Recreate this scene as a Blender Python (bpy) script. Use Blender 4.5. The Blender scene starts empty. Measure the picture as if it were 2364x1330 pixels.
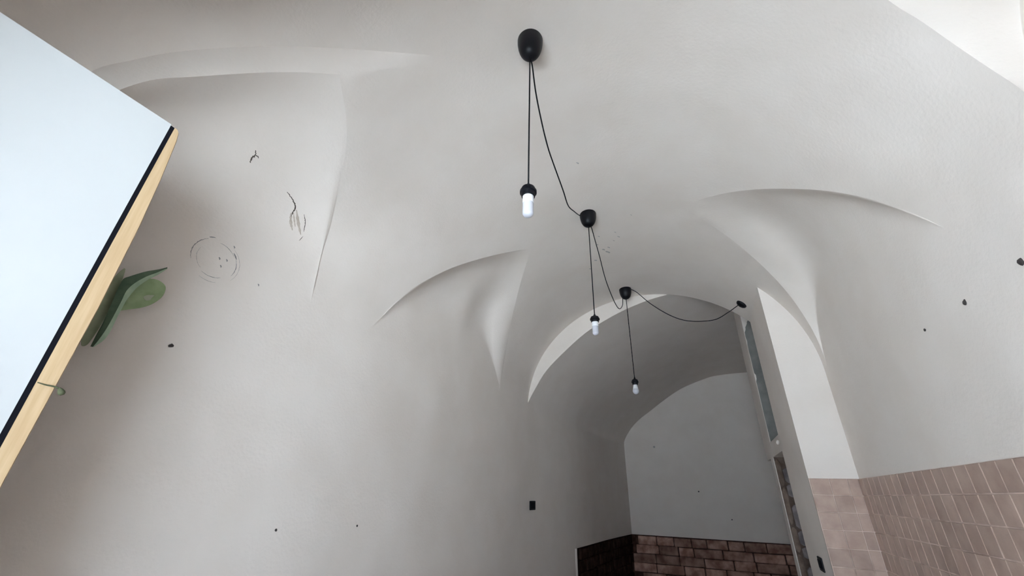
import bpy, math, random
from mathutils import Vector, Matrix
from mathutils.geometry import delaunay_2d_cdt
from mathutils.bvhtree import BVHTree

random.seed(7)
scn = bpy.context.scene
C = scn.collection
PI = math.pi

# ---------------------------------------------------------------- camera, light, exposure
cam_d = bpy.data.cameras.new('camera')
cam_d.sensor_width = 36.0
cam_d.lens = 948.034 / 2364 * 36.0
cam_d.clip_start = 0.02
cam = bpy.data.objects.new('camera', cam_d)
C.objects.link(cam)
YAW, PITCH, ROLL = -0.42623472, 0.46176957, -0.03072244
fw = Vector((math.sin(YAW) * math.cos(PITCH), math.cos(YAW) * math.cos(PITCH), math.sin(PITCH)))
rt = Vector((math.cos(YAW), -math.sin(YAW), 0))
dn = fw.cross(rt)
rt2 = rt * math.cos(ROLL) + dn * math.sin(ROLL)
dn2 = -rt * math.sin(ROLL) + dn * math.cos(ROLL)
M3 = Matrix((rt2, -dn2, -fw)).transposed()
cam.matrix_world = Matrix.Translation((0, 0, 1.5)) @ M3.to_4x4()
scn.camera = cam

world = bpy.data.worlds.new('overcast_sky')
scn.world = world
world.use_nodes = True
bg = world.node_tree.nodes['Background']
bg.inputs[0].default_value = (0.64, 0.80, 1.0, 1)
bg.inputs[1].default_value = 2.6

sun_d = bpy.data.lights.new('street_sun', 'SUN')      # stands behind the building; lights the far side of the street
sun_d.energy = 95.0
sun_d.angle = 0.01
sun_d.color = (0.71, 0.845, 1.0)
sun = bpy.data.objects.new('street_sun', sun_d)
sun.rotation_euler = Vector((0.2, -0.335, -0.92)).to_track_quat('-Z', 'Y').to_euler()
C.objects.link(sun)

YF = -0.20                      # inner face of the street wall behind the camera
DOOR = (-1.02, 0.32, 0.0, 2.46)   # open shop doorway: x0, x1, z0, z1
pl = bpy.data.lights.new('doorway_daylight', 'AREA')
pl.shape = 'RECTANGLE'
pl.size = DOOR[1] - DOOR[0]
pl.size_y = DOOR[3] - DOOR[2]
pl.cycles.is_portal = True
plo = bpy.data.objects.new('doorway_daylight', pl)
plo.location = ((DOOR[0] + DOOR[1]) / 2, YF - 0.49, (DOOR[2] + DOOR[3]) / 2)
plo.rotation_euler = (PI / 2, 0, 0)
C.objects.link(plo)

vs = scn.view_settings
scn.display_settings.display_device = 'sRGB'
vs.view_transform = 'Standard'
vs.look = 'None'
vs.exposure = 1.13
vs.gamma = 1.0
vs.use_curve_mapping = False


# ---------------------------------------------------------------- materials
def lin(c):
    return tuple((v / 12.92 if v <= 0.04045 else ((v + 0.055) / 1.055) ** 2.4) for v in (x / 255 for x in c)) + (1,)


def base_mat(name, rough=0.8, spec=0.3):
    m = bpy.data.materials.new(name)
    m.use_nodes = True
    nt = m.node_tree
    b = nt.nodes['Principled BSDF']
    b.inputs['Roughness'].default_value = rough
    b.inputs['Specular IOR Level'].default_value = spec
    return m, nt, b


def noise_mat(name, ca, cb, scale=6, rough=0.85, spec=0.25, bump=0.0, bscale=60, detail=4, big=0.0, lo=0.35, hi=0.65, obj_var=0.0, stretch=None):
    m, nt, b = base_mat(name, rough, spec)
    N, L = nt.nodes, nt.links
    geo = N.new('ShaderNodeNewGeometry')
    vec = geo.outputs['Position']
    if stretch:
        mp = N.new('ShaderNodeMapping')
        mp.inputs['Scale'].default_value = stretch
        L.new(vec, mp.inputs['Vector'])
        vec = mp.outputs['Vector']
    n = N.new('ShaderNodeTexNoise')
    n.inputs['Scale'].default_value = scale
    n.inputs['Detail'].default_value = detail
    L.new(vec, n.inputs['Vector'])
    r = N.new('ShaderNodeValToRGB')
    r.color_ramp.elements[0].position = lo
    r.color_ramp.elements[1].position = hi
    r.color_ramp.elements[0].color = lin(ca)
    r.color_ramp.elements[1].color = lin(cb)
    L.new(n.outputs['Fac'], r.inputs['Fac'])
    col = r.outputs['Color']
    if obj_var:
        oi = N.new('ShaderNodeObjectInfo')
        mr = N.new('ShaderNodeMapRange')
        mr.inputs['To Min'].default_value = 1 - obj_var
        mr.inputs['To Max'].default_value = 1 + obj_var
        L.new(oi.outputs['Random'], mr.inputs['Value'])
        mx = N.new('ShaderNodeVectorMath')
        mx.operation = 'SCALE'
        L.new(col, mx.inputs[0])
        L.new(mr.outputs['Result'], mx.inputs['Scale'])
        col = mx.outputs['Vector']
    L.new(col, b.inputs['Base Color'])
    if bump or big:
        bn = N.new('ShaderNodeTexNoise')
        bn.inputs['Scale'].default_value = bscale
        bn.inputs['Detail'].default_value = 5
        L.new(vec, bn.inputs['Vector'])
        bp = N.new('ShaderNodeBump')
        bp.inputs['Strength'].default_value = 1.0
        bp.inputs['Distance'].default_value = bump
        L.new(bn.outputs['Fac'], bp.inputs['Height'])
        if big:
            b2 = N.new('ShaderNodeTexNoise')
            b2.inputs['Scale'].default_value = 2.2
            b2.inputs['Detail'].default_value = 2
            L.new(vec, b2.inputs['Vector'])
            bq = N.new('ShaderNodeBump')
            bq.inputs['Strength'].default_value = 1.0
            bq.inputs['Distance'].default_value = big
            L.new(b2.outputs['Fac'], bq.inputs['Height'])
            L.new(bq.outputs['Normal'], bp.inputs['Normal'])
        L.new(bp.outputs['Normal'], b.inputs['Normal'])
    return m


def flat_mat(name, c, rough=0.5, spec=0.5, **kw):
    m, nt, b = base_mat(name, rough, spec)
    b.inputs['Base Color'].default_value = lin(c)
    for k, v in kw.items():
        b.inputs[k.replace('_', ' ')].default_value = v
    return m


M_plaster = noise_mat('white_plaster', (232, 222, 213), (236, 227, 219), scale=3, rough=0.92, spec=0.15, bump=0.0012, bscale=70, big=0.02)
M_floor = noise_mat('floor_stone', (126, 117, 108), (148, 139, 130), scale=4, rough=0.6)
M_terra = noise_mat('terracotta_floor', (128, 86, 64), (150, 106, 82), scale=5, rough=0.7)
M_pave = noise_mat('pavement', (150, 148, 144), (172, 170, 166), scale=3)
M_tile = noise_mat('pink_tile', (176, 150, 136), (192, 167, 152), scale=14, rough=0.42, spec=0.5, bump=0.0006, bscale=60, obj_var=0.10)
M_grout = noise_mat('pale_grout', (178, 154, 141), (226, 206, 194), scale=7, lo=0.30, hi=0.56)
M_brick = noise_mat('exposed_brick', (140, 104, 90), (194, 158, 140), scale=9, rough=0.95, spec=0.1, bump=0.006, bscale=28, obj_var=0.28)
M_darkbrick = noise_mat('dark_brick', (44, 30, 25), (70, 50, 42), scale=9, rough=0.95, spec=0.05, bump=0.006, bscale=28, obj_var=0.2)  # brick colour darkened throughout for the left rear wall
M_mortar = noise_mat('dirty_mortar', (66, 44, 36), (92, 66, 56), scale=16, rough=1, spec=0.05, bump=0.005, bscale=40)
M_stone = noise_mat('rubble_stone', (118, 100, 88), (146, 127, 114), scale=11, rough=0.95, spec=0.1, bump=0.006, bscale=30, obj_var=0.2)
M_stone2 = noise_mat('grey_rubble_stone', (112, 104, 104), (146, 136, 134), scale=11, rough=0.95, spec=0.1, bump=0.006, bscale=30, obj_var=0.2)
M_bed = noise_mat('brown_mortar', (92, 78, 69), (116, 100, 90), scale=16, rough=1, spec=0.05, bump=0.005, bscale=40)
M_cement = noise_mat('grey_cement', (122, 121, 118), (142, 140, 136), scale=7, rough=0.9, spec=0.2, bump=0.002, bscale=50)
M_white = noise_mat('white_lacquer', (200, 201, 200), (206, 207, 206), scale=2, rough=0.45, spec=0.4)
M_wood = noise_mat('pale_wood', (196, 166, 128), (208, 180, 142), scale=6, rough=0.6, spec=0.3, stretch=(18, 18, 1.2))
M_black = flat_mat('black_plastic', (6, 7, 14), 0.45, 0.3)
M_seal = flat_mat('black_rubber', (10, 11, 20), 0.7, 0.2)
M_cord = flat_mat('black_cord', (14, 13, 16), 0.75, 0.2)
M_bulbw = flat_mat('bulb_white_collar', (238, 238, 240), 0.35, 0.4)
M_bulbm = flat_mat('bulb_milky_glass', (206, 206, 214), 0.25, 0.5, Transmission_Weight=0.15)
M_leaf = noise_mat('green_leaf', (150, 172, 128), (166, 186, 142), scale=30, rough=0.6)
M_leafd = noise_mat('shaded_green_leaf', (88, 112, 90), (108, 130, 106), scale=30, rough=0.6)  # shadow inside the rolled leaf, put into a darker green
M_leafp = noise_mat('pale_green_leaf', (168, 194, 164), (186, 208, 180), scale=30, rough=0.6)
M_leafo = noise_mat('olive_leaf', (164, 174, 142), (180, 188, 158), scale=30, rough=0.7)
M_highlight = flat_mat('leaf_highlight', (176, 182, 160), 0.7, 0.2)  # highlight on the broad leaf, painted as a pale patch
M_stem = noise_mat('dried_stem', (72, 76, 54), (98, 100, 76), scale=60, rough=0.8)
M_hole = flat_mat('dark_anchor', (72, 67, 65), 0.8, 0.2)
M_crack = noise_mat('crack_dirt', (74, 66, 58), (104, 96, 88), scale=80, rough=1, spec=0.05)
M_stain = noise_mat('damp_stain', (188, 174, 160), (204, 192, 180), scale=60, rough=1, spec=0.05)
M_pencil = noise_mat('scuff_mark', (128, 126, 124), (160, 158, 155), scale=90, rough=1, spec=0.05)
M_smudge = noise_mat('smudge', (176, 170, 166), (196, 192, 188), scale=90, rough=1, spec=0.05)


# ---------------------------------------------------------------- helpers
def obj(name, verts, faces, mat, parent=None, smooth=False, sharp=None):
    me = bpy.data.meshes.new(name)
    me.from_pydata([tuple(v) for v in verts], [], [tuple(f) for f in faces])
    me.materials.append(mat)
    me.update()
    if smooth:
        me.polygons.foreach_set('use_smooth', [True] * len(me.polygons))
        if sharp:
            me.set_sharp_from_angle(angle=math.radians(sharp))
    o = bpy.data.objects.new(name, me)
    C.objects.link(o)
    if parent:
        o.parent = parent
    return o


def struct(o):
    o['kind'] = 'structure'
    return o


def tag(o, label, cat, group=None):
    o['label'] = label
    o['category'] = cat
    if group:
        o['group'] = group
    return o


def empty(name, loc):
    o = bpy.data.objects.new(name, None)
    o.location = loc
    o.empty_display_size = 0.05
    C.objects.link(o)
    return o


class MB:
    def __init__(self):
        self.v, self.f = [], []

    def add(self, v, f):
        k = len(self.v)
        self.v += [tuple(p) for p in v]
        self.f += [tuple(i + k for i in q) for q in f]
        return self

    def quad(self, a, b, c, d):
        return self.add([a, b, c, d], [(0, 1, 2, 3)])

    def box(self, x0, x1, y0, y1, z0, z1, bev=0.0):
        if not bev:
            v = [(x, y, z) for x in (x0, x1) for y in (y0, y1) for z in (z0, z1)]
            f = [(0, 1, 3, 2), (4, 6, 7, 5), (0, 4, 5, 1), (2, 3, 7, 6), (0, 2, 6, 4), (1, 5, 7, 3)]
            return self.add(v, f)
        b = bev
        # chamfered box: 24 verts
        v, idx = [], {}
        for i, x in enumerate((x0, x1)):
            for j, y in enumerate((y0, y1)):
                for k, z in enumerate((z0, z1)):
                    sx, sy, sz = (1, -1)[i], (1, -1)[j], (1, -1)[k]
                    idx[i, j, k, 0] = len(v); v.append((x, y + sy * b, z + sz * b))
                    idx[i, j, k, 1] = len(v); v.append((x + sx * b, y, z + sz * b))
                    idx[i, j, k, 2] = len(v); v.append((x + sx * b, y + sy * b, z))
        f = []
        for i in (0, 1):
            f.append([idx[i, 0, 0, 0], idx[i, 0, 1, 0], idx[i, 1, 1, 0], idx[i, 1, 0, 0]][::(1, -1)[i]])
            f.append([idx[0, i, 0, 1], idx[1, i, 0, 1], idx[1, i, 1, 1], idx[0, i, 1, 1]][::(1, -1)[i]])
            f.append([idx[0, 0, i, 2], idx[0, 1, i, 2], idx[1, 1, i, 2], idx[1, 0, i, 2]][::(1, -1)[i]])
        for a in (0, 1):
            for c in (0, 1):
                f.append([idx[a, c, 0, 0], idx[a, c, 0, 1], idx[a, c, 1, 1], idx[a, c, 1, 0]])
                f.append([idx[a, 0, c, 0], idx[a, 0, c, 2], idx[a, 1, c, 2], idx[a, 1, c, 0]])
                f.append([idx[0, a, c, 1], idx[0, a, c, 2], idx[1, a, c, 2], idx[1, a, c, 1]])
        for i in (0, 1):
            for j in (0, 1):
                for k in (0, 1):
                    f.append([idx[i, j, k, 0], idx[i, j, k, 1], idx[i, j, k, 2]])
        return self.add(v, f)

    def build(self, name, mat, parent=None, smooth=False, sharp=None):
        return obj(name, self.v, self.f, mat, parent, smooth, sharp)


def tube(path, r, n=8):
    P = [Vector(p) for p in path]
    v, f = [], []
    prev = None
    for i, p in enumerate(P):
        t = (P[min(i + 1, len(P) - 1)] - P[max(i - 1, 0)]).normalized()
        if prev is None:
            a = t.orthogonal().normalized()
        else:
            a = (prev - t * prev.dot(t)).normalized()
        prev = a
        b = t.cross(a)
        rr = r[i] if isinstance(r, (list, tuple)) else r
        for k in range(n):
            w = 2 * PI * k / n
            v.append(p + (a * math.cos(w) + b * math.sin(w)) * rr)
    for i in range(len(P) - 1):
        for k in range(n):
            f.append((i * n + k, i * n + (k + 1) % n, (i + 1) * n + (k + 1) % n, (i + 1) * n + k))
    f.append(tuple(range(n))[::-1])
    f.append(tuple((len(P) - 1) * n + k for k in range(n)))
    return v, f


def lathe(prof, n=32, axis=None, origin=(0, 0, 0), wob=None):
    """prof: list of (radius, height); axis: direction of growing height"""
    v, f = [], []
    q = Vector((0, 0, 1)).rotation_difference(Vector(axis).normalized()) if axis else None
    o = Vector(origin)
    for r, h in prof:
        for k in range(n):
            w = 2 * PI * k / n
            p = Vector((r * math.cos(w), r * math.sin(w), h)) if not wob else Vector((r * wob[k] * math.cos(w), r * wob[k] * math.sin(w), h))
            if q:
                p = q @ p
            v.append(p + o)
    for i in range(len(prof) - 1):
        for k in range(n):
            f.append((i * n + k, i * n + (k + 1) % n, (i + 1) * n + (k + 1) % n, (i + 1) * n + k))
    f.append(tuple(range(n))[::-1])
    f.append(tuple((len(prof) - 1) * n + k for k in range(n)))
    return v, f


def catmull(pts, per=8):
    P = [Vector(p) for p in pts]
    out = []
    for i in range(len(P) - 1):
        a = P[i - 1] if i else P[0] * 2 - P[1]
        b, c = P[i], P[i + 1]
        d = P[i + 2] if i + 2 < len(P) else P[-1] * 2 - P[-2]
        for k in range(per):
            t = k / per
            out.append(0.5 * ((2 * b) + (c - a) * t + (2 * a - 5 * b + 4 * c - d) * t * t + (3 * b - a - 3 * c + d) * t ** 3))
    out.append(P[-1].copy())
    return out


def resample(pts, n):
    L = [0.0]
    for a, b in zip(pts, pts[1:]):
        L.append(L[-1] + (b - a).length)
    out, j = [], 0
    for k in range(n):
        s = L[-1] * k / (n - 1)
        while j < len(pts) - 2 and L[j + 1] < s:
            j += 1
        d = L[j + 1] - L[j]
        t = (s - L[j]) / d if d > 1e-12 else 0
        out.append(pts[j].lerp(pts[j + 1], min(max(t, 0), 1)))
    return out


def interp(x, tab):
    if x <= tab[0][0]:
        return tab[0][1]
    for (a, va), (b, vb) in zip(tab, tab[1:]):
        if x <= b:
            t = (x - a) / (b - a)
            return va + (vb - va) * t
    return tab[-1][1]


# ---------------------------------------------------------------- the barrel vault
XC, RA, ZS, RB = -0.445, 1.337, 2.36, 1.20
XL, XR = XC - RA, XC + RA
YE = 4.46            # far end of the front vault
D1 = 3.63            # front of the pier
XP = 0.61            # passage face of the pier
US = 1.27            # angle to metres


def th_of(x, z):
    return math.atan2(max(z - ZS, 0) / RB, (x - XC) / RA)


def uv_of(p):
    return Vector((th_of(p[0], p[2]) * US, p[1]))


def bar(u, y, off=0.0):
    t = u / US
    p = Vector((XC + RA * math.cos(t), y, ZS + RB * math.sin(t)))
    if off:
        n = Vector((-math.cos(t) / RA, 0, -math.sin(t) / RB)).normalized()
        p += n * off
    return p


def seg_dist(p, a, b):
    ab = b - a
    t = 0 if ab.length_squared < 1e-12 else min(1, max(0, (p - a).dot(ab) / ab.length_squared))
    return (p - (a + ab * t)).length, t


def poly_dist(p, poly):
    best, bs = 1e9, 0
    for i in range(len(poly) - 1):
        d, t = seg_dist(p, poly[i], poly[i + 1])
        if d < best:
            best, bs = d, (i + t) / (len(poly) - 1)
    return best, bs


def in_poly(p, poly):
    x, y = p
    c = False
    j = len(poly) - 1
    for i in range(len(poly)):
        xi, yi = poly[i]
        xj, yj = poly[j]
        if (yi > y) != (yj > y) and x < (xj - xi) * (y - yi) / (yj - yi) + xi:
            c = not c
        j = i
    return c


UL = PI * US
# lip over the first lunette on the left: fold line above, lip edge below
lip_low = [(-1.665, 0.285, 2.60), (-1.596, 0.358, 2.763), (-1.54, 0.448, 2.871), (-1.435, 0.589, 3.019), (-1.346, 0.698, 3.114), (-1.259, 0.804, 3.188)]
lip_up = [(-1.72, 0.25, 2.72), (-1.668, 0.31, 2.845), (-1.594, 0.395, 2.974), (-1.451, 0.558, 3.15), (-1.298, 0.723, 3.284), (-1.105, 0.911, 3.403), (-0.952, 1.043, 3.47)]
# lips are measured on the vault pulled in by LIP metres
LIP = 0.10


def uv_lip(p):
    return Vector((math.atan2((p[2] - ZS) / (RB - LIP), (p[0] - XC) / (RA - LIP)) * US, p[1]))


LOW = catmull([Vector((UL, 0.20, 0))] + [uv_lip(p).to_3d() for p in lip_low], 6)
LOW = [v.to_2d() for v in LOW]
UPC = [v.to_2d() for v in catmull([Vector((UL, 0.17, 0))] + [uv_of(p).to_3d() for p in lip_up], 6)]
LOWX = LOW + [LOW[-1].lerp(UPC[-1], k / 6) for k in range(1, 7)]
BAND = UPC + LOWX[::-1][1:]
NLOW = (len(LOW) - 1) / (len(LOWX) - 1)


def lip_off(p):
    if p[1] > 2.0 or p[0] < UL * 0.4:
        return 0.0
    dl, s = poly_dist(p, LOWX)
    amp = 1.0 if s <= NLOW else 1 - (s - NLOW) / (1 - NLOW)
    amp *= min(1.0, s / 0.12)
    if in_poly(p, BAND):
        du, _ = poly_dist(p, UPC)
        return LIP * amp * du / max(du + dl, 1e-6)
    du, _ = poly_dist(p, UPC)
    if du < dl + 1e-6 and du < 0.5:
        return 0.0
    k = max(0.0, 1 - dl / 0.85)
    return LIP * amp * k * k * (3 - 2 * k)


def surf(p):
    return bar(p[0], p[1], lip_off(p))


def rib_uv(pts, lip=False):
    return [v.to_2d() for v in catmull([uv_of(p).to_3d() for p in pts], 6)]


# ribs of the lunettes as points on the vault (springing -> apex)
L2_near = rib_uv([(XL, 1.80, ZS), (-1.779, 1.867, 2.438), (-1.761, 1.94, 2.57), (-1.721, 2.038, 2.719), (-1.668, 2.143, 2.845), (-1.565, 2.302, 3.015), (-1.442, 2.472, 3.159), (-1.297, 2.643, 3.285), (-1.114, 2.829, 3.399)])
L2_far = rib_uv([(XL, 3.72, ZS), (-1.779, 3.705, 2.439), (-1.749, 3.69, 2.626), (-1.661, 3.594, 2.858), (-1.513, 3.379, 3.082), (-1.357, 3.163, 3.238), (-1.216, 2.972, 3.341), (-1.114, 2.829, 3.399)])
R2_near = rib_uv([(XR, 1.69, ZS), (0.884, 1.785, 2.49), (0.864, 1.871, 2.604), (0.817, 1.987, 2.755), (0.746, 2.11, 2.905), (0.648, 2.244, 3.052), (0.535, 2.363, 3.176), (0.395, 2.495, 3.293), (0.251, 2.631, 3.385), (0.138, 2.758, 3.44)])
R2_far = rib_uv([(XR, 3.55, ZS), (0.879, 3.51, 2.526), (0.856, 3.478, 2.635), (0.814, 3.433, 2.764), (0.709, 3.325, 2.967), (0.589, 3.215, 3.121), (0.46, 3.09, 3.243), (0.273, 2.91, 3.372), (0.138, 2.758, 3.44)])
L1_near = LOW
L1_far = [v.to_2d() for v in catmull([Vector((UL, 1.37, 0)), uv_of((-1.772, 1.362, 2.5)).to_3d(), uv_of((-1.748, 1.335, 2.61)).to_3d(), uv_of((-1.69, 1.295, 2.789)).to_3d(), uv_of((-1.587, 1.186, 2.975)).to_3d(), uv_of((-1.445, 1.02, 3.143)).to_3d(), LOW[-1].to_3d()], 6)]
R1_far = rib_uv([(XR, 1.165, ZS), (0.888, 1.17, 2.452), (0.87, 1.184, 2.577), (0.838, 1.183, 2.697), (0.793, 1.165, 2.814), (0.742, 1.142, 2.911), (0.64, 1.06, 3.06), (0.5, 0.9, 3.21), (0.38, 0.72, 3.30), (0.30, 0.5, 3.36)])
R1_near = [Vector((p[0], 1.0 - p[1])) for p in R1_far]

RIBS = {'L1': (L1_near, L1_far), 'L2': (L2_near, L2_far), 'R1': (R1_near, R1_far), 'R2': (R2_near, R2_far)}


def even(poly, step):
    n = 0.0
    for a, b in zip(poly, poly[1:]):
        n += (b - a).length
    return [v.to_2d() for v in resample([p.to_3d() for p in poly], max(4, int(n / step)))]


RIBS = {k: (even(a, 0.025), even(b, 0.025)) for k, (a, b) in RIBS.items()}
HOLES = {k: a + b[::-1][1:] for k, (a, b) in RIBS.items()}

pts, edges = [], []


def add_chain(ch, close=False):
    k = len(pts)
    pts.extend(Vector((p[0], p[1])) for p in ch)
    for i in range(len(ch) - 1):
        edges.append((k + i, k + i + 1))


for a, b in RIBS.values():
    add_chain(a)
    add_chain(b[:])
add_chain(even(UPC, 0.025))
NY, NU = 120, 104
chains = [p for a, b in RIBS.values() for p in a + b] + list(even(UPC, 0.025))
cell = {}
for p in chains:
    cell.setdefault((int(p[0] / 0.05), int(p[1] / 0.05 + 100)), []).append(p)
for i in range(NU + 1):
    for j in range(NY + 1):
        p = Vector((UL * i / NU, YF + (YE - YF) * j / NY))
        ci, cj = int(p[0] / 0.05), int(p[1] / 0.05 + 100)
        near = False
        for a in (-1, 0, 1):
            for b in (-1, 0, 1):
                for q in cell.get((ci + a, cj + b), ()):
                    if (q - p).length_squared < 0.016 ** 2:
                        near = True
        if not near or i in (0, NU) or j in (0, NY):
            pts.append(p)
cv, ce, cf, *_ = delaunay_2d_cdt(pts, edges, [], 0, 1e-4)
keep = []
for f in cf:
    c = sum((cv[i] for i in f), Vector((0, 0))) / len(f)
    if not any(in_poly(c, h) for h in HOLES.values()):
        keep.append(f)
ceiling = struct(obj('ceiling', [surf(p) for p in cv], keep, M_plaster, None, True))
fold = {(round(p[0], 4), round(p[1], 4)) for p in even(UPC, 0.025)}
on_fold = [(round(p[0], 4), round(p[1], 4)) in fold for p in cv]
sharp = ceiling.data.attributes.new('sharp_edge', 'BOOLEAN', 'EDGE')
sharp.data.foreach_set('value', [on_fold[e.vertices[0]] and on_fold[e.vertices[1]] for e in ceiling.data.edges])


def lunette(key, corner_fn, round_fn):
    mb = MB()
    grid = []
    for half, rib in enumerate(RIBS[key]):
        R3 = [surf(p) for p in rib]
        n = len(R3)
        rows = []
        for i, r in enumerate(R3):
            base, cor = corner_fn(half, i / (n - 1), r)
            rho = round_fn(half, i / (n - 1))
            d1, d2 = cor - base, r - cor
            m = rho * min(d1.length, d2.length)
            p1 = cor - d1.normalized() * m if d1.length > 1e-5 else cor
            p2 = cor + d2.normalized() * m if d2.length > 1e-5 else cor
            row = [base.lerp(p1, k / 5) for k in range(5)]
            for k in range(11):
                t = k / 10
                row.append(p1 * (1 - t) ** 2 + cor * 2 * t * (1 - t) + p2 * t * t)
            row += [p2.lerp(r, k / 10) for k in range(1, 11)]
            rows.append(row)
        grid += rows if half == 0 else rows[::-1][1:]
    n, w = len(grid), len(grid[0])
    for k in range(1, w - 1):            # let the kink at the apex die out towards the wall
        tau = max(0.0, (k - 4) / (w - 5))
        for _ in range(int(70 * (1 - tau ** 1.5))):
            col = [grid[i][k] for i in range(n)]
            for i in range(2, n - 2):
                grid[i][k] = col[i] * 0.5 + (col[i - 1] + col[i + 1]) * 0.25
    v = [p for row in grid for p in row]
    f = []
    for i in range(n - 1):
        for k in range(w - 1):
            f.append((i * w + k, i * w + k + 1, (i + 1) * w + k + 1, (i + 1) * w + k))
    mb.add(v, f)
    import bmesh
    bm = bmesh.new()
    vv = [bm.verts.new(p) for p in mb.v]
    for q in mb.f:
        try:
            bm.faces.new([vv[i] for i in q])
        except ValueError:
            pass
    bmesh.ops.remove_doubles(bm, verts=bm.verts, dist=0.0004)
    bmesh.ops.dissolve_degenerate(bm, dist=0.0002, edges=bm.edges)
    me = bpy.data.meshes.new('lunette')
    bm.to_mesh(me)
    bm.free()
    me.materials.append(M_plaster)
    me.polygons.foreach_set('use_smooth', [True] * len(me.polygons))
    me.set_sharp_from_angle(angle=math.radians(24))
    o = bpy.data.objects.new('lunette', me)
    C.objects.link(o)
    o.parent = ceiling
    return o


def arch_corner(xw, tab, ya, yc, yb):
    def fn(half, t, r):
        y = r.y
        h = interp(y, tab)
        h = min(h, r.z - 0.0005) if r.z > ZS + 0.002 else ZS
        h = max(h, ZS)
        return Vector((xw, y, ZS)), Vector((xw, y, h))
    return fn


L2_tab = [(1.80, ZS), (1.87, 2.42), (2.0, 2.60), (2.2, 2.82), (2.45, 3.01), (2.7, 3.13), (2.9, 3.15), (3.116, 3.08), (3.17, 3.04), (3.322, 2.91), (3.489, 2.70), (3.705, 2.43), (3.72, ZS)]
R2_tab = [(1.69, ZS), (1.8, 2.47), (1.95, 2.64), (2.15, 2.83), (2.4, 3.0), (2.6, 3.08), (2.789, 3.10), (2.915, 3.045), (3.106, 2.947), (3.303, 2.82), (3.455, 2.665), (3.53, 2.48), (3.55, ZS)]
L1_tab = [(0.20, ZS), (0.30, 2.56), (0.42, 2.74), (0.563, 2.828), (0.70, 2.887), (0.80, 2.905), (0.889, 2.91), (1.079, 2.825), (1.209, 2.70), (1.33, 2.52), (1.37, ZS)]
lun_l1 = lunette('L1', arch_corner(XL, L1_tab, 0, 0, 0), lambda h, t: 0.55 + 0.3 * max(0, (t - 0.7) / 0.3) if h == 0 else 0.85)
lun_l2 = lunette('L2', arch_corner(XL, L2_tab, 0, 0, 0), lambda h, t: 0.85 if h == 0 else 0.05 + 0.8 * max(0, (t - 0.45) / 0.55))
lun_r2 = lunette('R2', arch_corner(XR, R2_tab, 0, 0, 0), lambda h, t: 0.8 - 0.3 * max(0, (t - 0.7) / 0.3) if h == 0 else 0.06 + 0.44 * max(0, (t - 0.5) / 0.5))
R1_arch = resample(catmull([(XR, 1.165, ZS), (0.93, 1.185, 2.5), (0.977, 1.2, 2.66), (1.022, 1.2, 2.81), (1.07, 1.13, 2.98), (1.11, 0.9, 3.12), (1.12, 0.5, 3.18)], 10), 101)


def r1_corner(half, t, r):
    c = R1_arch[int(round(t * 100))].copy()
    if half == 0:
        c.y = 1.0 - c.y
    return Vector((XR, c.y, ZS)), c


lun_r1 = lunette('R1', r1_corner, lambda h, t: 0.08)

# ---------------------------------------------------------------- rear room vault and the step of the transverse arch
inner = [(-1.780, 2.425), (-1.668, 2.616), (-1.55, 2.784), (-1.345, 2.972), (-1.077, 3.18), (-0.815, 3.318), (-0.559, 3.422), (-0.313, 3.491), (-0.124, 3.522), (0.06, 3.545), (0.3, 3.60), (0.61, 3.68), (1.0, 3.70), (1.45, 3.66)]
backs = [(-1.415, 2.40), (-1.36, 2.52), (-1.221, 2.70), (-1.06, 2.84), (-0.869, 2.968), (-0.62, 3.14), (-0.35, 3.309), (-0.18, 3.39), (-0.02, 3.451), (0.18, 3.515), (0.374, 3.562), (0.776, 3.585), (1.1, 3.575), (1.45, 3.54)]
YB = 8.5
# left wall of the rear room leans in towards the back
LW = [(XL, YE), (-1.768, 4.7), (-1.738, 5.0), (-1.685, 5.45), (-1.635, 5.9), (-1.595, 6.5), (-1.555, 7.12), (-1.49, 7.8), (-1.41, YB)]
LW = [(p.x, p.y) for p in catmull([(XL, 4.2, 0)] + [(a, b, 0) for a, b in LW], 8)][8:]


def lwx(y):
    return interp(y, [(b, a) for a, b in LW])


SA = resample(catmull([(XL, 0, ZS)] + [(x, 0, z) for x, z in inner], 6), 61)
SB = resample(catmull([(-1.415, 0, ZS)] + [(x, 0, z) for x, z in backs], 6), 61)
v, f = [], []
NR = 24
for j in range(NR + 1):
    t = j / NR
    y = YE + (YB - YE) * t
    for k in range(61):
        p = SA[k].lerp(SB[k], t)
        w = max(0.0, 1 - k / 14)
        x = p.x + w * (lwx(y) - (XL + (-1.415 - XL) * t)) if k else lwx(y)
        v.append((x, y, p.z))
for j in range(NR):
    for k in range(60):
        f.append((j * 61 + k, j * 61 + k + 1, (j + 1) * 61 + k + 1, (j + 1) * 61 + k))
rear_vault = obj('rear_vault', v, f, M_plaster, ceiling, True)

# vertical face of the transverse arch between the two vaults
ib = [(p.x, p.z) for p in SA]
xs = sorted(set([p.x for p in SA] + [XL + 0.25 * (k / 40) ** 3 for k in range(41)] + [XL + (1.45 - XL) * k / 90 for k in range(91)]))
v, f = [], []
for x in xs:
    u = (x - XC) / RA
    zb = ZS + RB * math.sqrt(max(0, 1 - u * u)) if abs(u) < 1 else ZS
    zi = interp(x, ib)
    v.append((x, YE, zb))
    v.append((x, YE, zi))
for k in range(len(xs) - 1):
    f.append((2 * k, 2 * k + 1, 2 * k + 3, 2 * k + 2))
obj('arch_face', v, f, M_plaster, ceiling)

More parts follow.
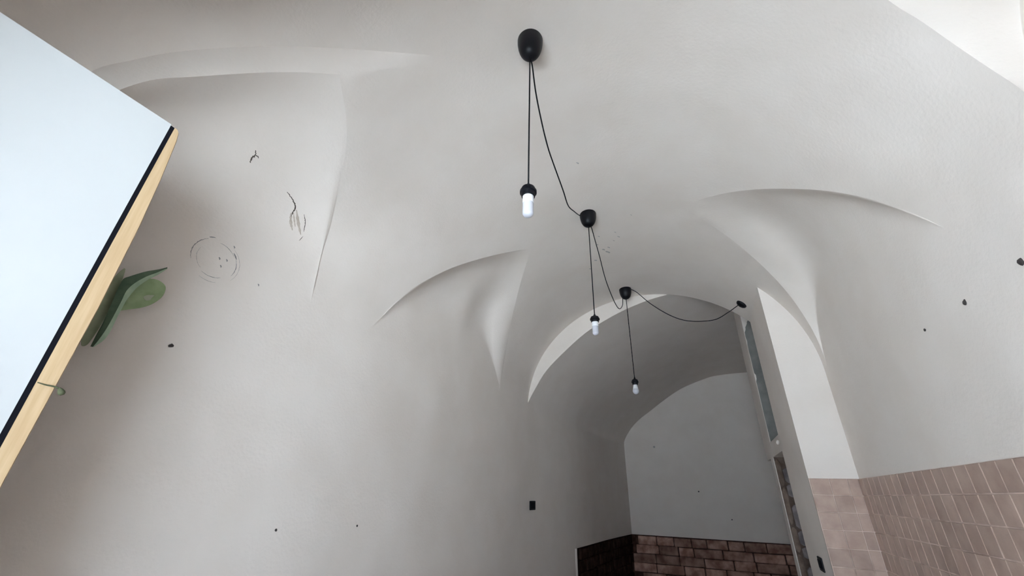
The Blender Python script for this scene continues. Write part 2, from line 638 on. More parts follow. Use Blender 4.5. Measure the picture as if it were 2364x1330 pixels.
# ---------------------------------------------------------------- walls, floor
mb = MB()
mb.quad((-2.7, YF - 0.5, 0), (3.6, YF - 0.5, 0), (3.6, YE, 0), (-2.7, YE, 0))
floor = struct(mb.build('floor', M_floor))
mb = MB()
mb.quad((-2.7, YE, 0), (3.6, YE, 0), (3.6, 9.0, 0), (-2.7, 9.0, 0))
floor_rear = struct(mb.build('floor_rear', M_terra))
mb = MB()
mb.quad((-14, -16, -0.02), (14, -16, -0.02), (14, YF - 0.45, -0.02), (-14, YF - 0.45, -0.02))
pave = struct(mb.build('floor_street', M_pave))
mb = MB()        # unseen shell added around the vaults to keep stray sky light out
mb.quad((-2.7, YF - 0.5, 4.2), (3.6, YF - 0.5, 4.2), (3.6, 9.0, 4.2), (-2.7, 9.0, 4.2))
mb.quad((-2.7, YF - 0.5, 0), (-2.7, 9.0, 0), (-2.7, 9.0, 4.2), (-2.7, YF - 0.5, 4.2))
mb.quad((3.6, YF - 0.5, 0), (3.6, 9.0, 0), (3.6, 9.0, 4.2), (3.6, YF - 0.5, 4.2))
mb.quad((-2.7, 9.0, 0), (3.6, 9.0, 0), (3.6, 9.0, 4.2), (-2.7, 9.0, 4.2))
light_block_shell = struct(mb.build('light_block_shell', M_plaster))

YD = 5.78        # plaster is hacked off the rear walls below ZD from here on
ZD = 0.905
mb = MB()
ys = [YF + (YE - YF) * k / 40 for k in range(41)]
for a, b in zip(ys, ys[1:]):
    mb.quad((XL, a, 0), (XL, a, ZS), (XL, b, ZS), (XL, b, 0))
ys = [YE + (YB - YE) * k / 40 for k in range(41)]
ys = sorted(set(ys + [YD]))
for a, b in zip(ys, ys[1:]):
    z0 = 0 if b <= YD + 1e-6 else ZD
    mb.quad((lwx(a), a, z0), (lwx(a), a, ZS), (lwx(b), b, ZS), (lwx(b), b, z0))
mb.quad((lwx(YD), YD, 0), (lwx(YD), YD, ZD), (lwx(YD) - 0.05, YD + 0.004, ZD), (lwx(YD) - 0.05, YD + 0.004, 0))
for a, b in zip(ys, ys[1:]):
    if a >= YD - 1e-6:
        mb.quad((lwx(a), a, ZD), (lwx(b), b, ZD), (lwx(b) - 0.06, b, ZD), (lwx(a) - 0.06, a, ZD))
import bmesh


def merged(mb, name, mat, parent=None, sharp=20):
    bm = bmesh.new()
    vv = [bm.verts.new(p) for p in mb.v]
    for q in mb.f:
        bm.faces.new([vv[i] for i in q])
    bmesh.ops.remove_doubles(bm, verts=bm.verts, dist=0.0003)
    me = bpy.data.meshes.new(name)
    bm.to_mesh(me)
    bm.free()
    me.materials.append(mat)
    me.polygons.foreach_set('use_smooth', [True] * len(me.polygons))
    me.set_sharp_from_angle(angle=math.radians(sharp))
    o = bpy.data.objects.new(name, me)
    C.objects.link(o)
    if parent:
        o.parent = parent
    return o


wall_left = struct(merged(mb, 'wall_left', M_plaster))
mb = MB()
ysd = [YD + (YB + 0.06 - YD) * k / 16 for k in range(17)]
for a, b in zip(ysd, ysd[1:]):
    mb.quad((lwx(a) - 0.045, a, 0), (lwx(a) - 0.045, a, ZD + 0.02), (lwx(b) - 0.045, b, ZD + 0.02), (lwx(b) - 0.045, b, 0))
merged(mb, 'mortar_bed', M_darkbrick, wall_left)

v, f = [], []       # ragged plaster edge beside the exposed bricks
for k in range(13):
    z = ZD * k / 12
    w = random.Random(k).uniform(0.03, 0.07)
    v += [(lwx(YD - w) + 0.001, YD - w, z), (lwx(YD - w / 2) + 0.014, YD - w / 2, z), (lwx(YD) + 0.010, YD, z), (lwx(YD) - 0.04, YD + 0.004, z)]
for k in range(12):
    for j in range(3):
        f.append((4 * k + j, 4 * k + j + 1, 4 * k + 5 + j, 4 * k + 4 + j))
obj('broken_plaster', v, f, M_plaster, wall_left)

mb = MB()
mb.quad((XR, YF, 0), (XR, D1 + 0.5, 0), (XR, D1 + 0.5, ZS), (XR, YF, ZS))
wall_right = struct(mb.build('wall_right', M_plaster))

mb = MB()       # street wall with the open doorway behind the camera
x0, x1, z0, z1 = DOOR
for yy in (YF,):
    mb.box(-7, x0, YF - 0.50, YF, 0, 4.2)
    mb.box(x1, 7, YF - 0.50, YF, 0, 4.2)
    mb.box(x0, x1, YF - 0.50, YF, z1, 4.2)
wall_front = struct(mb.build('wall_front', M_plaster))

mb = MB()
mb.box(-2.0, 2.2, YB, YB + 0.06, ZD, 4.0)
wall_back = struct(mb.build('wall_back', M_plaster))
mb = MB()
mb.box(-2.0, 2.2, YB + 0.045, YB + 0.08, 0, ZD + 0.03)
mb.build('mortar_bed', M_mortar, wall_back)

# pier with the passage wall behind it
mb = MB()
mb.box(XP, XR + 0.3, D1, YE, 0, 3.42)
wall_pier = struct(mb.build('wall_pier', M_plaster))

mb = MB()
YN, YL, YS = 5.10, 5.16, 5.66   # recess runs YE..YN, plain strip of wall YN..YS
mb.box(XP, XP + 0.42, YN, YS, 1.89, 3.9)
mb.box(XP, XP + 0.9, YL, 5.35, 0, 1.89)
mb.box(XP + 0.001, XP + 0.42, YE, YN, 1.89, 2.025)   # lintel across the recess
wall_passage = struct(mb.build('wall_passage', M_plaster))
mb = MB()
mb.box(XP + 0.32, XP + 0.42, YE, YN, 2.025, 3.9)
mb.box(XP + 0.004, XP + 0.32, YN - 0.012, YN, 2.025, 3.8)
mb.build('cement_lining', M_cement, wall_passage)
mb = MB()
mb.box(XP + 0.32, XP + 0.42, YE, YL, 0, 1.89)
mb.box(XP + 0.008, XP + 0.32, YL - 0.010, YL, 0, 1.89)
mb.build('mortar_bed', M_bed, wall_passage)
mb = MB()
mb.quad((1.45, YS, 0), (1.45, YB, 0), (1.45, YB, 3.9), (1.45, YS, 3.9))
mb.quad((XP + 0.42, YS, 0), (1.45, YS, 0), (1.45, YS, 3.9), (XP + 0.42, YS, 3.9))
wall_rear = struct(mb.build('wall_rear_right', M_plaster))

# ragged plaster left on the jamb of the recess (upper part)
rag = [(3.75, 0.11), (3.37, 0.09), (3.34, 0.066), (3.32, 0.05), (3.30, 0.047), (3.26, 0.024), (3.23, 0.02), (3.20, 0.005), (3.15, 0.003), (3.09, 0.008), (3.05, 0.003), (2.98, 0.002), (2.9, 0.004), (2.8, 0.003), (2.73, 0.004), (2.71, 0.015), (2.67, 0.013), (2.64, 0.004), (2.5, 0.005), (2.3, 0.003), (2.03, 0.004)]
v, f = [], []
for z, w in rag:
    v += [(XP, YN - 0.026, z), (XP + w, YN - 0.026, z), (XP + w * 0.86, YN - 0.008, z), (XP, YN - 0.008, z)]
for i in range(len(rag) - 1):
    a, b = 4 * i, 4 * i + 4
    f += [(a, b, b + 1, a + 1), (a + 1, b + 1, b + 2, a + 2), (a + 3, b + 3, b, a)]
obj('broken_plaster', v, f, M_plaster, wall_passage)
v, f = lathe([(0.004, 0), (0.016, 0.004), (0.02, 0.012), (0.014, 0.02), (0.003, 0.024)], 9, (-1, -0.2, 0.1), (XP + 0.002, 4.52, 1.965))
obj('plaster_lump', v, f, M_plaster, wall_passage, True)

# rubble masonry showing in the lower recess
def stone(y0, x0, x1, z0, z1, mat, seed, depth=0.05):
    rnd = random.Random(seed)
    n = 7
    v, f = [], []
    cx, cz = (x0 + x1) / 2, (z0 + z1) / 2
    ring = []
    for k in range(10):
        w = 2 * PI * k / 10
        c, s = math.cos(w), math.sin(w)
        e = (abs(c) ** 7 + abs(s) ** 7) ** (-1 / 7)
        q = rnd.uniform(0.94, 1.03)
        ring.append((cx + c * e * q * (x1 - x0) / 2, cz + s * e * q * (z1 - z0) / 2))
    for x, z in ring:
        v.append((x, y0, z))
    for x, z in ring:
        v.append((cx + (x - cx) * 0.95, y0 - depth * rnd.uniform(0.6, 0.8), cz + (z - cz) * 0.95))
    for x, z in ring:
        v.append((cx + (x - cx) * 0.72, y0 - depth * rnd.uniform(0.9, 1.1), cz + (z - cz) * 0.8))
    for r in (0, 10):
        for k in range(10):
            f.append((r + k, r + (k + 1) % 10, r + 10 + (k + 1) % 10, r + 10 + k))
    f.append(tuple(20 + k for k in range(10)))
    return obj('stone', v, f, mat, wall_passage, True, 40)


zz = 1.885
for i, h in enumerate([0.26, 0.33, 0.22, 0.27, 0.2, 0.3, 0.3]):
    stone(YL - 0.006, XP + 0.006, XP + 0.052, zz - h, zz - 0.004, M_stone, i, 0.022)
    zz -= h
zz = 1.80
for i, (h, gap) in enumerate([(0.15, 0.0), (0.12, 0.05), (0.22, 0.0), (0.13, 0.0), (0.10, 0.05), (0.18, 0.0), (0.2, 0.0), (0.22, 0.02), (0.2, 0)]):
    stone(YL - 0.006, XP + 0.056, XP + 0.13, zz - h, zz - 0.006, M_stone2, 40 + i, 0.02)
    zz -= h + gap


# ---------------------------------------------------------------- exposed bricks of the rear walls
def brick_mesh(i, L, H, T):
    rnd = random.Random(100 + i)
    mb = MB().box(-L / 2, L / 2, -T / 2, T / 2, -H / 2, H / 2, 0.009)
    me = bpy.data.meshes.new('brick')
    me.from_pydata([(x + rnd.uniform(-1, 1) * 0.004, y + rnd.uniform(-1, 1) * 0.004, z + rnd.uniform(-1, 1) * 0.004) for x, y, z in mb.v], [], mb.f)
    me.materials.append(M_brick)
    return me


BM = [brick_mesh(i, L, 0.122, 0.05) for i, L in enumerate((0.26, 0.30, 0.36, 0.42, 0.22))]
BL = (0.26, 0.30, 0.36, 0.42, 0.22)


def lay(y_or_path, parent, x0, x1, place):
    for row in range(7):
        zc = ZD - 0.012 - 0.066 - row * 0.134
        if zc < 0.05:
            break
        s = x0 - random.uniform(0, 0.2)
        while s < x1:
            k = random.randrange(5)
            c = s + BL[k] / 2
            o = bpy.data.objects.new('brick', BM[k])
            place(o, c, zc + random.uniform(-0.004, 0.004))
            o.rotation_euler[1] += random.uniform(-0.012, 0.012)
            C.objects.link(o)
            o.parent = parent
            s += BL[k] + 0.014


def place_back(o, c, z):
    o.location = (c, YB + 0.042 + random.uniform(-0.01, 0.006), z)


lay(0, wall_back, -1.25, 1.30, place_back)


def place_left(o, c, z):
    x = lwx(c)
    dx = lwx(min(c + 0.1, YB)) - lwx(c - 0.1)
    o.location = (x - 0.038 + random.uniform(-0.006, 0.006), c, z)
    o.rotation_euler = (0, 0, PI / 2 - math.atan2(dx, 0.2))


BM_back = BM
BM = [m.copy() for m in BM_back]
for m in BM:
    m.materials.clear()
    m.materials.append(M_darkbrick)
lay(0, wall_left, YD + 0.24, YB - 0.2, place_left)

# ---------------------------------------------------------------- tiles
ZT = 1.642


def tile_mesh(w, h, face):
    mb = MB()
    if face == 'x':
        mb.box(-0.004, 0.004, -w / 2, w / 2, -h / 2, h / 2, 0.0015)
    else:
        mb.box(-w / 2, w / 2, -0.004, 0.004, -h / 2, h / 2, 0.0015)
    me = bpy.data.meshes.new('tile')
    me.from_pydata(mb.v, [], mb.f)
    me.materials.append(M_tile)
    return me


P = 0.1005
G = 0.0048
TX = tile_mesh(P - G, P - G, 'x')
mb = MB()
mb.box(XR - 0.003, XR + 0.01, YF, D1, 0, ZT)
mb.build('grout', M_grout, wall_right)
lower = MB()
ncol = int((D1 - 0.9) / P)
for c in range(70):
    yc = D1 - P * (c + 0.5)
    if yc < YF + 0.05:
        break
    for r in range(16):
        zc = ZT - P * (r + 0.5)
        if c < 27 and r < 8:
            o = bpy.data.objects.new('tile', TX)
            o.location = (XR - 0.0035 + random.uniform(-0.0006, 0.0006), yc, zc)
            C.objects.link(o)
            o.parent = wall_right
        else:
            lower.box(XR - 0.0075, XR, yc - P / 2 + G / 2, yc + P / 2 - G / 2, zc - P / 2 + G / 2, zc + P / 2 - G / 2)
lo = lower.build('lower_tiles', M_tile, wall_right)
lo['kind'] = 'stuff'

mb = MB()
mb.box(XP, XR, D1 - 0.003, D1 + 0.01, 0, ZT)
mb.build('grout', M_grout, wall_pier)
cuts = [XP + 0.002, XP + 0.114, XP + 0.213, XR]
cuts[3] = XR - 0.009
for c in range(3):
    TY = tile_mesh(cuts[c + 1] - cuts[c] - G, P - G, 'y')
    for r in range(16):
        o = bpy.data.objects.new('tile', TY)
        o.location = ((cuts[c] + cuts[c + 1]) / 2, D1 - 0.0035 + random.uniform(-0.0006, 0.0006), ZT - P * (r + 0.5))
        C.objects.link(o)
        o.parent = wall_pier

# ---------------------------------------------------------------- tall white panel by the left wall
t = empty('tall_panel', (-1.32, 0.02, 0))
tag(t, 'tall white door panel standing open at the left, black joint and pale wooden edge strip', 'panel')


def under(o, root):
    o.parent = root
    o.matrix_parent_inverse = Matrix.Translation(root.location).inverted()
    return o


PX = -1.30


def nz(z):
    return 1.5 + (z - 1.5) * 0.8125

v = [(PX, YF + 0.012, 0.01), (PX, 0.3851, 0.01), (PX, 0.3851, nz(2.668)), (PX, YF + 0.012, nz(2.642))]
v += [(x - 0.035, y, z) for x, y, z in v]
box_f = [(0, 1, 2, 3), (7, 6, 5, 4), (0, 4, 5, 1), (1, 5, 6, 2), (2, 6, 7, 3), (3, 7, 4, 0)]
under(obj('white_face', v, box_f, M_white), t)
mb = MB().box(PX - 0.035, PX - 0.001, 0.3851, 0.3959, 0.01, nz(2.664))
under(mb.build('black_joint', M_seal), t)
w_prof = [(0, 0.530), (1.50, 0.525), (1.96, 0.533), (2.25, 0.530), (2.45, 0.522), (2.62, 0.511), (2.655, 0.505), (2.664, 0.498)]
v, f = [], []
for z, y in w_prof:
    z, y = (nz(z) if z else 0.01), y * 0.8125
    v += [(PX, 0.3959, z), (PX, y - 0.002, z), (PX - 0.002, y, z), (PX - 0.035, y, z), (PX - 0.035, 0.3959, z)]
for i in range(len(w_prof) - 1):
    for k in range(5):
        f.append((5 * i + k, 5 * i + (k + 1) % 5, 5 * i + 5 + (k + 1) % 5, 5 * i + 5 + k))
f.append((4, 3, 2, 1, 0))
f.append(tuple(5 * (len(w_prof) - 1) + k for k in range(5)))
under(obj('wood_edge', v, f, M_wood), t)


# ---------------------------------------------------------------- leaves poking out behind the panel
def sheet(outline, x, thick, mat, name, bulge=0.006):
    """leaf blade from an outline in (y, z): a fan with a raised middle, real thickness"""
    cy = sum(p[0] for p in outline) / len(outline)
    cz = sum(p[1] for p in outline) / len(outline)
    n = len(outline)
    v, f = [], []
    for side, dx in ((0, thick / 2), (1, -thick / 2)):
        for s, h in ((1.0, 0.0), (0.8, 0.55), (0.45, 0.9)):
            for y, z in outline:
                v.append((x + dx + bulge * h, cy + (y - cy) * s, cz + (z - cz) * s))
        v.append((x + dx + bulge, cy, cz))
    m = 3 * n + 1
    for side in (0, 1):
        o = side * m
        for r in (0, 1):
            for k in range(n):
                q = (o + r * n + k, o + r * n + (k + 1) % n, o + (r + 1) * n + (k + 1) % n, o + (r + 1) * n + k)
                f.append(q if side else q[::-1])
        for k in range(n):
            q = (o + 2 * n + k, o + 2 * n + (k + 1) % n, o + 3 * n)
            f.append(q if side else q[::-1])
    for k in range(n):
        f.append((k, (k + 1) % n, m + (k + 1) % n, m + k))
    return obj(name, v, f, mat, None, True, 50)


def smooth_outline(pts, per=4):
    P3 = [Vector((y, z, 0)) for y, z in pts]
    k = len(P3)
    ext = P3[-2:] + P3 + P3[:2]
    c = catmull(ext, per)
    c = c[2 * per:(2 + k) * per]
    return [(p.x, p.y) for p in c]


def strip(a, b, xa, xb, mat, name, thick=0.002):
    """blade between two edge lines given in (y, z)"""
    A = catmull([(xa, y, z) for y, z in a], 4)
    B = catmull([(xb, y, z) for y, z in b], 4)
    n = len(A)
    v, f = [], []
    for i in range(n):
        for k in range(5):
            p = A[i].lerp(B[i], k / 4)
            v.append(p)
    for i in range(n):
        for k in range(5):
            v.append(v[i * 5 + k] - Vector((thick, 0, 0)))
    o = n * 5
    for i in range(n - 1):
        for k in range(4):
            q = (i * 5 + k, i * 5 + k + 1, i * 5 + 6 + k, i * 5 + 5 + k)
            f.append(q)
            f.append(tuple(j + o for j in q[::-1]))
        for k in (0, 4):
            f.append((i * 5 + k, i * 5 + 5 + k, o + i * 5 + 5 + k, o + i * 5 + k))
    f.append((0, 1, 2, 3, 4, o + 4, o + 3, o + 2, o + 1, o))
    return obj(name, v, f, mat, None, True, 50)


sp = empty('leaf_sprig', (-1.74, 0.56, 1.86))
tag(sp, 'green leafy sprig sticking out from behind the wooden edge of the white panel', 'leaves')
la = under(sheet(smooth_outline([(0.600, 1.995), (0.612, 2.036), (0.621, 2.07), (0.629, 2.107), (0.648, 2.135), (0.675, 2.145), (0.700, 2.139), (0.711, 2.124), (0.711, 2.094), (0.696, 2.062), (0.672, 2.036), (0.641, 2.016), (0.612, 1.998)]), -1.70, 0.0025, M_leaf, 'leaf'), sp)
la['label'] = 'broad rounded green leaf with a painted highlight'
ls = sheet(smooth_outline([(0.658, 2.067), (0.664, 2.078), (0.674, 2.083), (0.684, 2.086), (0.681, 2.076), (0.679, 2.066), (0.669, 2.060)], 3), -1.6925, 0.0015, M_highlight, 'painted_highlight', 0.001)
ls.parent = la
bu = [(0.684, 2.199), (0.661, 2.178), (0.63, 2.153), (0.597, 2.118), (0.585, 2.101), (0.584, 2.063), (0.587, 2.006), (0.589, 1.947), (0.588, 1.903), (0.588, 1.868)]
bmid = [(0.681, 2.192), (0.658, 2.162), (0.633, 2.131), (0.613, 2.096), (0.603, 2.064), (0.603, 2.027), (0.602, 1.973), (0.600, 1.928), (0.595, 1.89), (0.590, 1.866)]
blow = [(0.686, 2.193), (0.668, 2.16), (0.646, 2.127), (0.628, 2.088), (0.619, 2.044), (0.617, 2.019), (0.616, 1.972), (0.616, 1.927), (0.611, 1.896), (0.596, 1.869)]
lb = under(strip(bu, bmid, -1.69, -1.68, M_leafd, 'leaf'), sp)
lb['label'] = 'long narrow leaf folded along its middle, shade painted inside'
lbp = strip(bmid, blow, -1.68, -1.69, M_leafp, 'pale_underside')
lbp.parent = lb
lc = under(sheet(smooth_outline([(0.584, 2.148), (0.593, 2.11), (0.596, 2.038), (0.598, 1.969), (0.594, 1.908), (0.587, 1.874), (0.572, 1.881), (0.560, 1.976), (0.566, 2.078)]), -1.72, 0.0025, M_leafo, 'leaf', 0.003), sp)
lc['label'] = 'dull olive leaf lying behind'
vt, ft = tube(catmull([(-1.7225, 0.578, 1.95), (-1.738, 0.56, 1.97), (-1.76, 0.53, 1.98), (-1.782, 0.50, 1.98)], 6), 0.003, 6)
under(obj('stalk', vt, ft, M_stem, None, True), sp)

ds = empty('dried_stem', (PX, 0.3996, nz(1.726)))
tag(ds, 'thin dried stem with a small bud caught on the wooden edge strip', 'stem')
vt, ft = tube(catmull([(PX + 0.0012, 0.3976, nz(1.727)), (PX + 0.003, 0.4120, nz(1.724)), (PX + 0.006, 0.4244, nz(1.723)), (PX + 0.008, 0.4359, nz(1.719))], 6), [0.001 + 0.0012 * k / 18 for k in range(19)], 7)
under(obj('stalk', vt, ft, M_stem, None, True), ds)
vt, ft = lathe([(0.0015, 0), (0.0045, 0.0045), (0.0064, 0.0105), (0.006, 0.0145), (0.003, 0.0175)], 12, (0.1, 0.55, -0.75), (PX + 0.0075, 0.4330, nz(1.722)))
under(obj('bud', vt, ft, M_stem, None, True), ds)

# ---------------------------------------------------------------- pendant lamps
def vault_z(x):
    return ZS + RB * math.sqrt(1 - ((x - XC) / RA) ** 2)


def cup_prof(r, h):
    out = []
    for k in range(0, 15):
        a = PI / 2 * k / 14
        out.append((max(0.0015, r * (math.cos(a) ** 0.72 if k < 14 else 0)), h * math.sin(a) * 1.0))
    return [(r * 0.97, -0.004)] + [(r, 0.004)] + [(q, 0.006 + z) for q, z in out]


def pendant(x, y, zs_top, zb0, label, kind, rr=0.066, hh=0.115):
    zt = vault_z(x)
    t = empty('pendant_lamp', (x, y, zt))
    tag(t, label, 'lamp', 'bare bulb pendants under the vault')
    v, f = lathe(cup_prof(rr, hh), 40, (0, 0, -1), (x, y, zt + 0.002))
    under(obj('canopy', v, f, M_black, None, True, 60), t)
    v, f = tube([(x, y, zt - hh), (x, y, (zt + zs_top) / 2), (x, y, zs_top - 0.01)], 0.0036, 8)
    under(obj('cord', v, f, M_cord, None, True), t)
    H = zs_top - zb0
    s = [(0.005, 0.0), (0.009, H * 0.16), (0.014, H * 0.26), (0.027, H * 0.34), (0.030, H * 0.46), (0.030, H * 0.52), (0.034, H * 0.56), (0.034, H * 0.72), (0.029, H * 0.77), (0.027, H * 0.98), (0.022, H)]
    v, f = lathe([(r, h) for r, h in s], 28, (0, 0, -1), (x, y, zs_top))
    under(obj('lamp_socket', v, f, M_black, None, True, 35), t)
    if kind == 'tube':
        v, f = lathe([(0.020, 0), (0.0225, 0.004), (0.0225, 0.034), (0.0222, 0.036)], 28, (0, 0, -1), (x, y, zb0 + 0.004))
        cap = obj('bulb_collar', v, f, M_bulbw, None, True, 40)
        prof = [(0.0215, 0.036), (0.0218, 0.085)] + [(0.0218 * math.cos(a), 0.085 + 0.016 * math.sin(a)) for a in [PI / 2 * k / 8 for k in range(1, 8)]] + [(0.001, 0.101)]
    else:
        v, f = lathe([(0.016, 0), (0.018, 0.004), (0.026, 0.042), (0.027, 0.045)], 28, (0, 0, -1), (x, y, zb0 + 0.004))
        cap = obj('bulb_collar', v, f, M_bulbw, None, True, 40)
        prof = [(0.027, 0.045), (0.0305, 0.058)] + [(0.031 * math.cos(a), 0.066 + 0.031 * math.sin(a)) for a in [PI / 2 * k / 9 for k in range(0, 9)]] + [(0.001, 0.097)]
    v, f = lathe(prof, 28, (0, 0, -1), (x, y, zb0 + 0.004))
    b = under(obj('bulb', v, f, M_bulbm, None, True, 40), t)
    cap.parent = b
    return t


pendant(-0.493, 1.216, 2.630, 2.562, 'nearest black pendant with tubular white bulb, hanging highest in the view', 'tube', 0.064, 0.122)
pendant(-0.582, 2.736, 2.668, 2.606, 'middle black pendant with tubular white bulb between the two other bulb pendants', 'tube')
pendant(-0.541, 4.234, 2.570, 2.494, 'farthest black pendant with small round white bulb, just before the inner arch', 'round')


def swag(label, path):
    v, f = tube(catmull(path, 8), 0.0036, 8)
    o = obj('swag_cable', v, f, M_cord, None, True)
    return tag(o, label, 'cable', 'loose cables strung between the ceiling roses')


swag('black cable drooping from the nearest ceiling rose to the middle one',
     [(-0.493, 1.222, 3.44), (-0.493, 1.25, 3.402), (-0.497, 1.31, 3.285), (-0.504, 1.41, 3.196), (-0.512, 1.53, 3.133), (-0.519, 1.66, 3.114), (-0.538, 1.88, 3.124), (-0.57, 2.1, 3.179), (-0.61, 2.4, 3.356), (-0.638, 2.67, 3.515), (-0.61, 2.71, 3.52)])
swag('black cable drooping from the middle ceiling rose to the farthest rose',
     [(-0.575, 2.755, 3.47), (-0.567, 2.77, 3.445), (-0.571, 2.92, 3.389), (-0.572, 3.06, 3.32), (-0.572, 3.2, 3.222), (-0.575, 3.38, 3.18), (-0.574, 3.66, 3.148), (-0.574, 3.9, 3.188), (-0.568, 4.1, 3.31), (-0.571, 4.19, 3.43), (-0.565, 4.215, 3.50)])
swag('black cable sagging from the farthest rose across the arch to the small side rose',
     [(-0.50, 4.231, 3.535), (-0.485, 4.229, 3.545), (-0.42, 4.224, 3.494), (-0.3, 4.214, 3.342), (-0.164, 4.203, 3.207), (-0.03, 4.192, 3.112), (0.105, 4.181, 3.066), (0.279, 4.167, 3.055), (0.402, 4.156, 3.107), (0.505, 4.147, 3.168), (0.522, 4.146, 3.182)])
# the small rose where the last cable enters the vault
tt = th_of(0.535, 3.175)
nrm = Vector((-math.cos(tt) / RA, 0, -math.sin(tt) / RB)).normalized()
pc = bar(tt * US, 4.146)
v, f = lathe([(0.046, -0.004), (0.048, 0.004), (0.046, 0.014), (0.036, 0.024), (0.018, 0.029), (0.006, 0.031), (0.004, 0.036)], 28, nrm, pc)
o = obj('ceiling_rose', v, f, M_black, None, True, 40)
tag(o, 'small flat black ceiling rose on the slope of the vault above the pier', 'ceiling rose')

# ---------------------------------------------------------------- switches
def switch(name, x, y, z, w, h, side, label):
    t = empty(name, (x, y, z))
    tag(t, label, 'switch', 'black wall switches')
    s = side
    mb = MB().box(min(x, x + s * 0.010), max(x, x + s * 0.010), y - w / 2, y + w / 2, z - h / 2, z + h / 2, 0.003)
    under(mb.build('plate', M_black), t)
    for k in (-1, 0, 1):
        yy = y + k * w * 0.25
        mb = MB().box(min(x + s * 0.009, x + s * 0.014), max(x + s * 0.009, x + s * 0.014), yy - w * 0.11, yy + w * 0.11, z - h * 0.30, z + h * 0.30, 0.0015)
        under(mb.build('rocker', M_seal), t)
    return t


switch('wall_switch', lwx(4.597) , 4.597, 1.382, 0.155, 0.085, 1, 'black switch plate on the left wall short of the rear room')
switch('wall_switch', XP, 3.955, 1.116, 0.125, 0.085, -1, 'black switch plate low on the narrow side of the tiled pier')

# ---------------------------------------------------------------- nails and anchors in the walls
def anchor(loc, axis, r, label, group):
    v, f = lathe([(r * 0.6, -0.006), (r, 0.0), (r * 1.05, 0.002), (r * 0.8, 0.004), (r * 0.3, 0.0035)], 10, axis, loc, [random.uniform(0.7, 1.15) for _ in range(10)])
    o = obj('wall_plug', v, f, M_hole, None, True, 50)
    return tag(o, label, 'wall plug', group)


g = 'wall plugs left in the plaster'
anchor((XL, 0.836, 1.959), (1, 0, 0), 0.0085, 'dark wall plug in the left wall beside the leafy sprig', g)
anchor((XL, 1.498, 1.324), (1, 0, 0), 0.0055, 'small dark wall plug low on the left wall, the nearer of two at the bottom', g)
anchor((XL, 2.002, 1.316), (1, 0, 0), 0.0055, 'small dark wall plug low on the left wall, the farther of two at the bottom', g)
anchor((XR, 1.479, 2.117), (-1, 0, 0), 0.012, 'largest dark wall plug in the right wall, nearest the viewer', g)
anchor((XR, 1.787, 2.125), (-1, 0, 0), 0.0095, 'dark wall plug in the right wall, middle of three', g)
anchor((XR, 2.101, 2.136), (-1, 0, 0), 0.006, 'tiny dark wall plug in the right wall, farthest of three', g)
anchor((-0.22, YB, 1.602), (0, -1, 0), 0.012, 'dark wall plug in the middle of the rear wall', g)
anchor((0.218, YB, 1.20), (0, -1, 0), 0.010, 'small wall plug in the rear wall just above the exposed bricks', g)

# ---------------------------------------------------------------- cracks and marks lying in the plaster
def bvh_of(objs):
    vs, fs = [], []
    for o in objs:
        k = len(vs)
        vs += [v.co.copy() for v in o.data.vertices]
        fs += [tuple(i + k for i in p.vertices) for p in o.data.polygons]
    return BVHTree.FromPolygons(vs, fs)


BV = bvh_of([ceiling, lun_l1, lun_l2, wall_left])


def on_left(y, z):
    h = BV.ray_cast(Vector((-1.0 if z < 2.9 else -1.3, y, z)), Vector((-1, 0, 0)))
    return (h[0], h[1]) if h[0] else (Vector((XL, y, z)), Vector((1, 0, 0)))


def mark(name, pts, w, mat, parent, jitter=0.0, proj='left', taper=True):
    if len(pts) > 1:
        P3 = catmull([(p[0], p[1], 0) for p in pts], 6)
    n = len(P3)
    v, f = [], []
    for i, p in enumerate(P3):
        tdir = (P3[min(i + 1, n - 1)] - P3[max(i - 1, 0)]).normalized()
        s = Vector((-tdir.y, tdir.x, 0))
        ww = w * (0.35 + 0.65 * math.sin(PI * (i + 0.4) / (n - 0.2))) if taper else w
        ww *= random.uniform(0.6, 1.25)
        j = random.uniform(-jitter, jitter)
        for e in (-1, 1):
            q = p + s * (e * ww / 2 + j)
            if proj == 'left':
                h, nn = on_left(q.x, q.y)
                v.append(h + Vector((0.0012, 0, -0.0003)))
            else:
                v.append(Vector((q.x, q.y, vault_z(q.x) - 0.0012)))
    for i in range(n - 1):
        f.append((2 * i, 2 * i + 1, 2 * i + 3, 2 * i + 2))
    return obj(name, v, f, mat, parent)


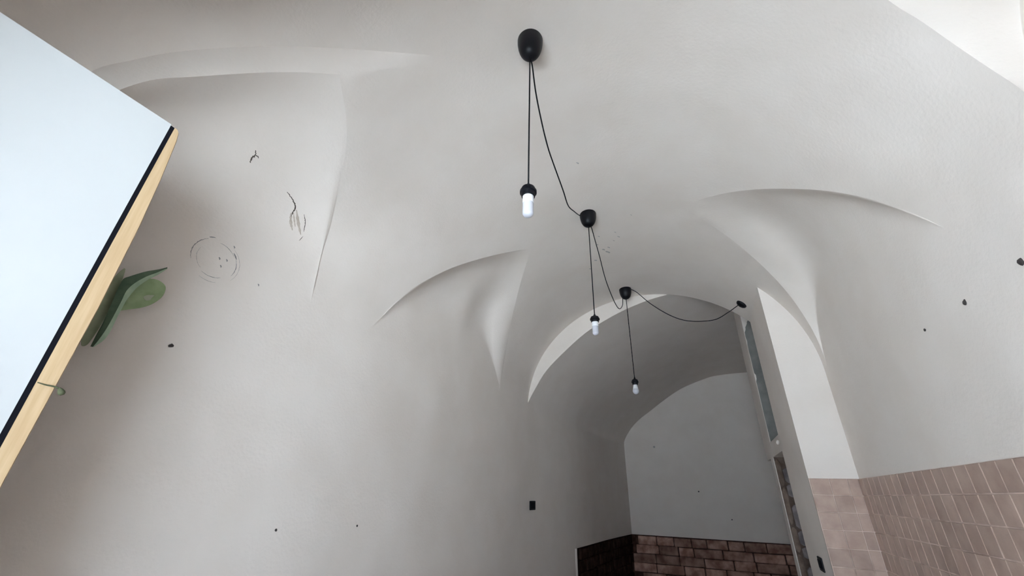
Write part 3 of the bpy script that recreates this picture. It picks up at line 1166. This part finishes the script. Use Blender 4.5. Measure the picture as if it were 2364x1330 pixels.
mark('stain', [(1.085, 2.732), (1.105, 2.696), (1.133, 2.663)], 0.013, M_stain, lun_l1)
mark('stain', [(1.098, 2.759), (1.136, 2.714), (1.180, 2.665)], 0.015, M_stain, lun_l1)
mark('stain', [(1.092, 2.741), (1.116, 2.711), (1.137, 2.685)], 0.007, M_stain, lun_l1)
mark('crack', [(0.796, 2.867), (0.809, 2.853), (0.805, 2.838), (0.807, 2.823), (0.812, 2.816)], 0.007, M_crack, lun_l1, 0.002)
mark('crack', [(0.808, 2.852), (0.818, 2.853), (0.827, 2.849)], 0.004, M_crack, lun_l1, 0.001)
mark('crack', [(1.014, 2.804), (1.058, 2.787), (1.087, 2.767), (1.090, 2.740), (1.094, 2.718)], 0.007, M_crack, lun_l1, 0.002)
mark('crack', [(1.142, 2.759), (1.166, 2.731), (1.180, 2.700), (1.186, 2.685)], 0.004, M_crack, lun_l1, 0.001)
mark('crack', [(1.193, 2.664), (1.191, 2.649), (1.187, 2.634)], 0.003, M_crack, lun_l1, 0.001)
ring_c = (0.867, 2.349)


def ring_arc(a0, a1, r, w, mat, par):
    pp = []
    for k in range(7):
        a = math.radians(a0 + (a1 - a0) * k / 6)
        pp.append((ring_c[0] + r * 1.02 * math.cos(a), ring_c[1] + r * 0.98 * math.sin(a)))
    return mark('scuff_mark', pp, w, mat, par, 0.0008)


for a0, a1, r, w in [(125, 205, 0.094, 0.0032), (108, 122, 0.10, 0.005), (40, 95, 0.083, 0.002), (-25, 30, 0.088, 0.003), (-35, 60, 0.102, 0.0012), (30, 50, 0.09, 0.006), (-115, -55, 0.078, 0.002), (-110, -70, 0.10, 0.0012), (160, 235, 0.072, 0.0012)]:
    ring_arc(a0, a1, r, w, M_pencil, wall_left)
for y, z in [(0.876, 2.368), (0.892, 2.338), (0.906, 2.375), (0.915, 2.448), (1.072, 2.334)]:
    mark('scuff_mark', [(y, z), (y + 0.005, z - 0.004), (y + 0.006, z - 0.010)], 0.006, M_pencil, wall_left)
for x, y, L_, w in [(-0.591, 3.304, 0.03, 0.02), (-0.57, 3.356, 0.05, 0.022), (-0.539, 3.29, 0.03, 0.012), (-0.579, 3.078, 0.02, 0.012), (-0.421, 3.149, 0.025, 0.012), (-0.433, 3.072, 0.02, 0.008), (-0.262, 2.855, 0.015, 0.008), (-0.70, 3.448, 0.03, 0.018), (-0.782, 3.568, 0.03, 0.015), (-0.51, 2.133, 0.02, 0.012), (-0.62, 3.2, 0.02, 0.01), (-0.47, 3.2, 0.02, 0.008)]:
    mark('smudge', [(x, y), (x + L_ * 0.4, y + L_ * 0.5), (x + L_ * 0.6, y + L_)], w, M_smudge, ceiling, 0.002, 'up')
for x, z in [(-0.867, 2.328)]:
    v, f = lathe([(0.02, 0), (0.016, 0.002), (0.004, 0.003)], 9, (0, -1, 0), (x, YB, z))
    obj('smudge', v, f, M_smudge, wall_back)
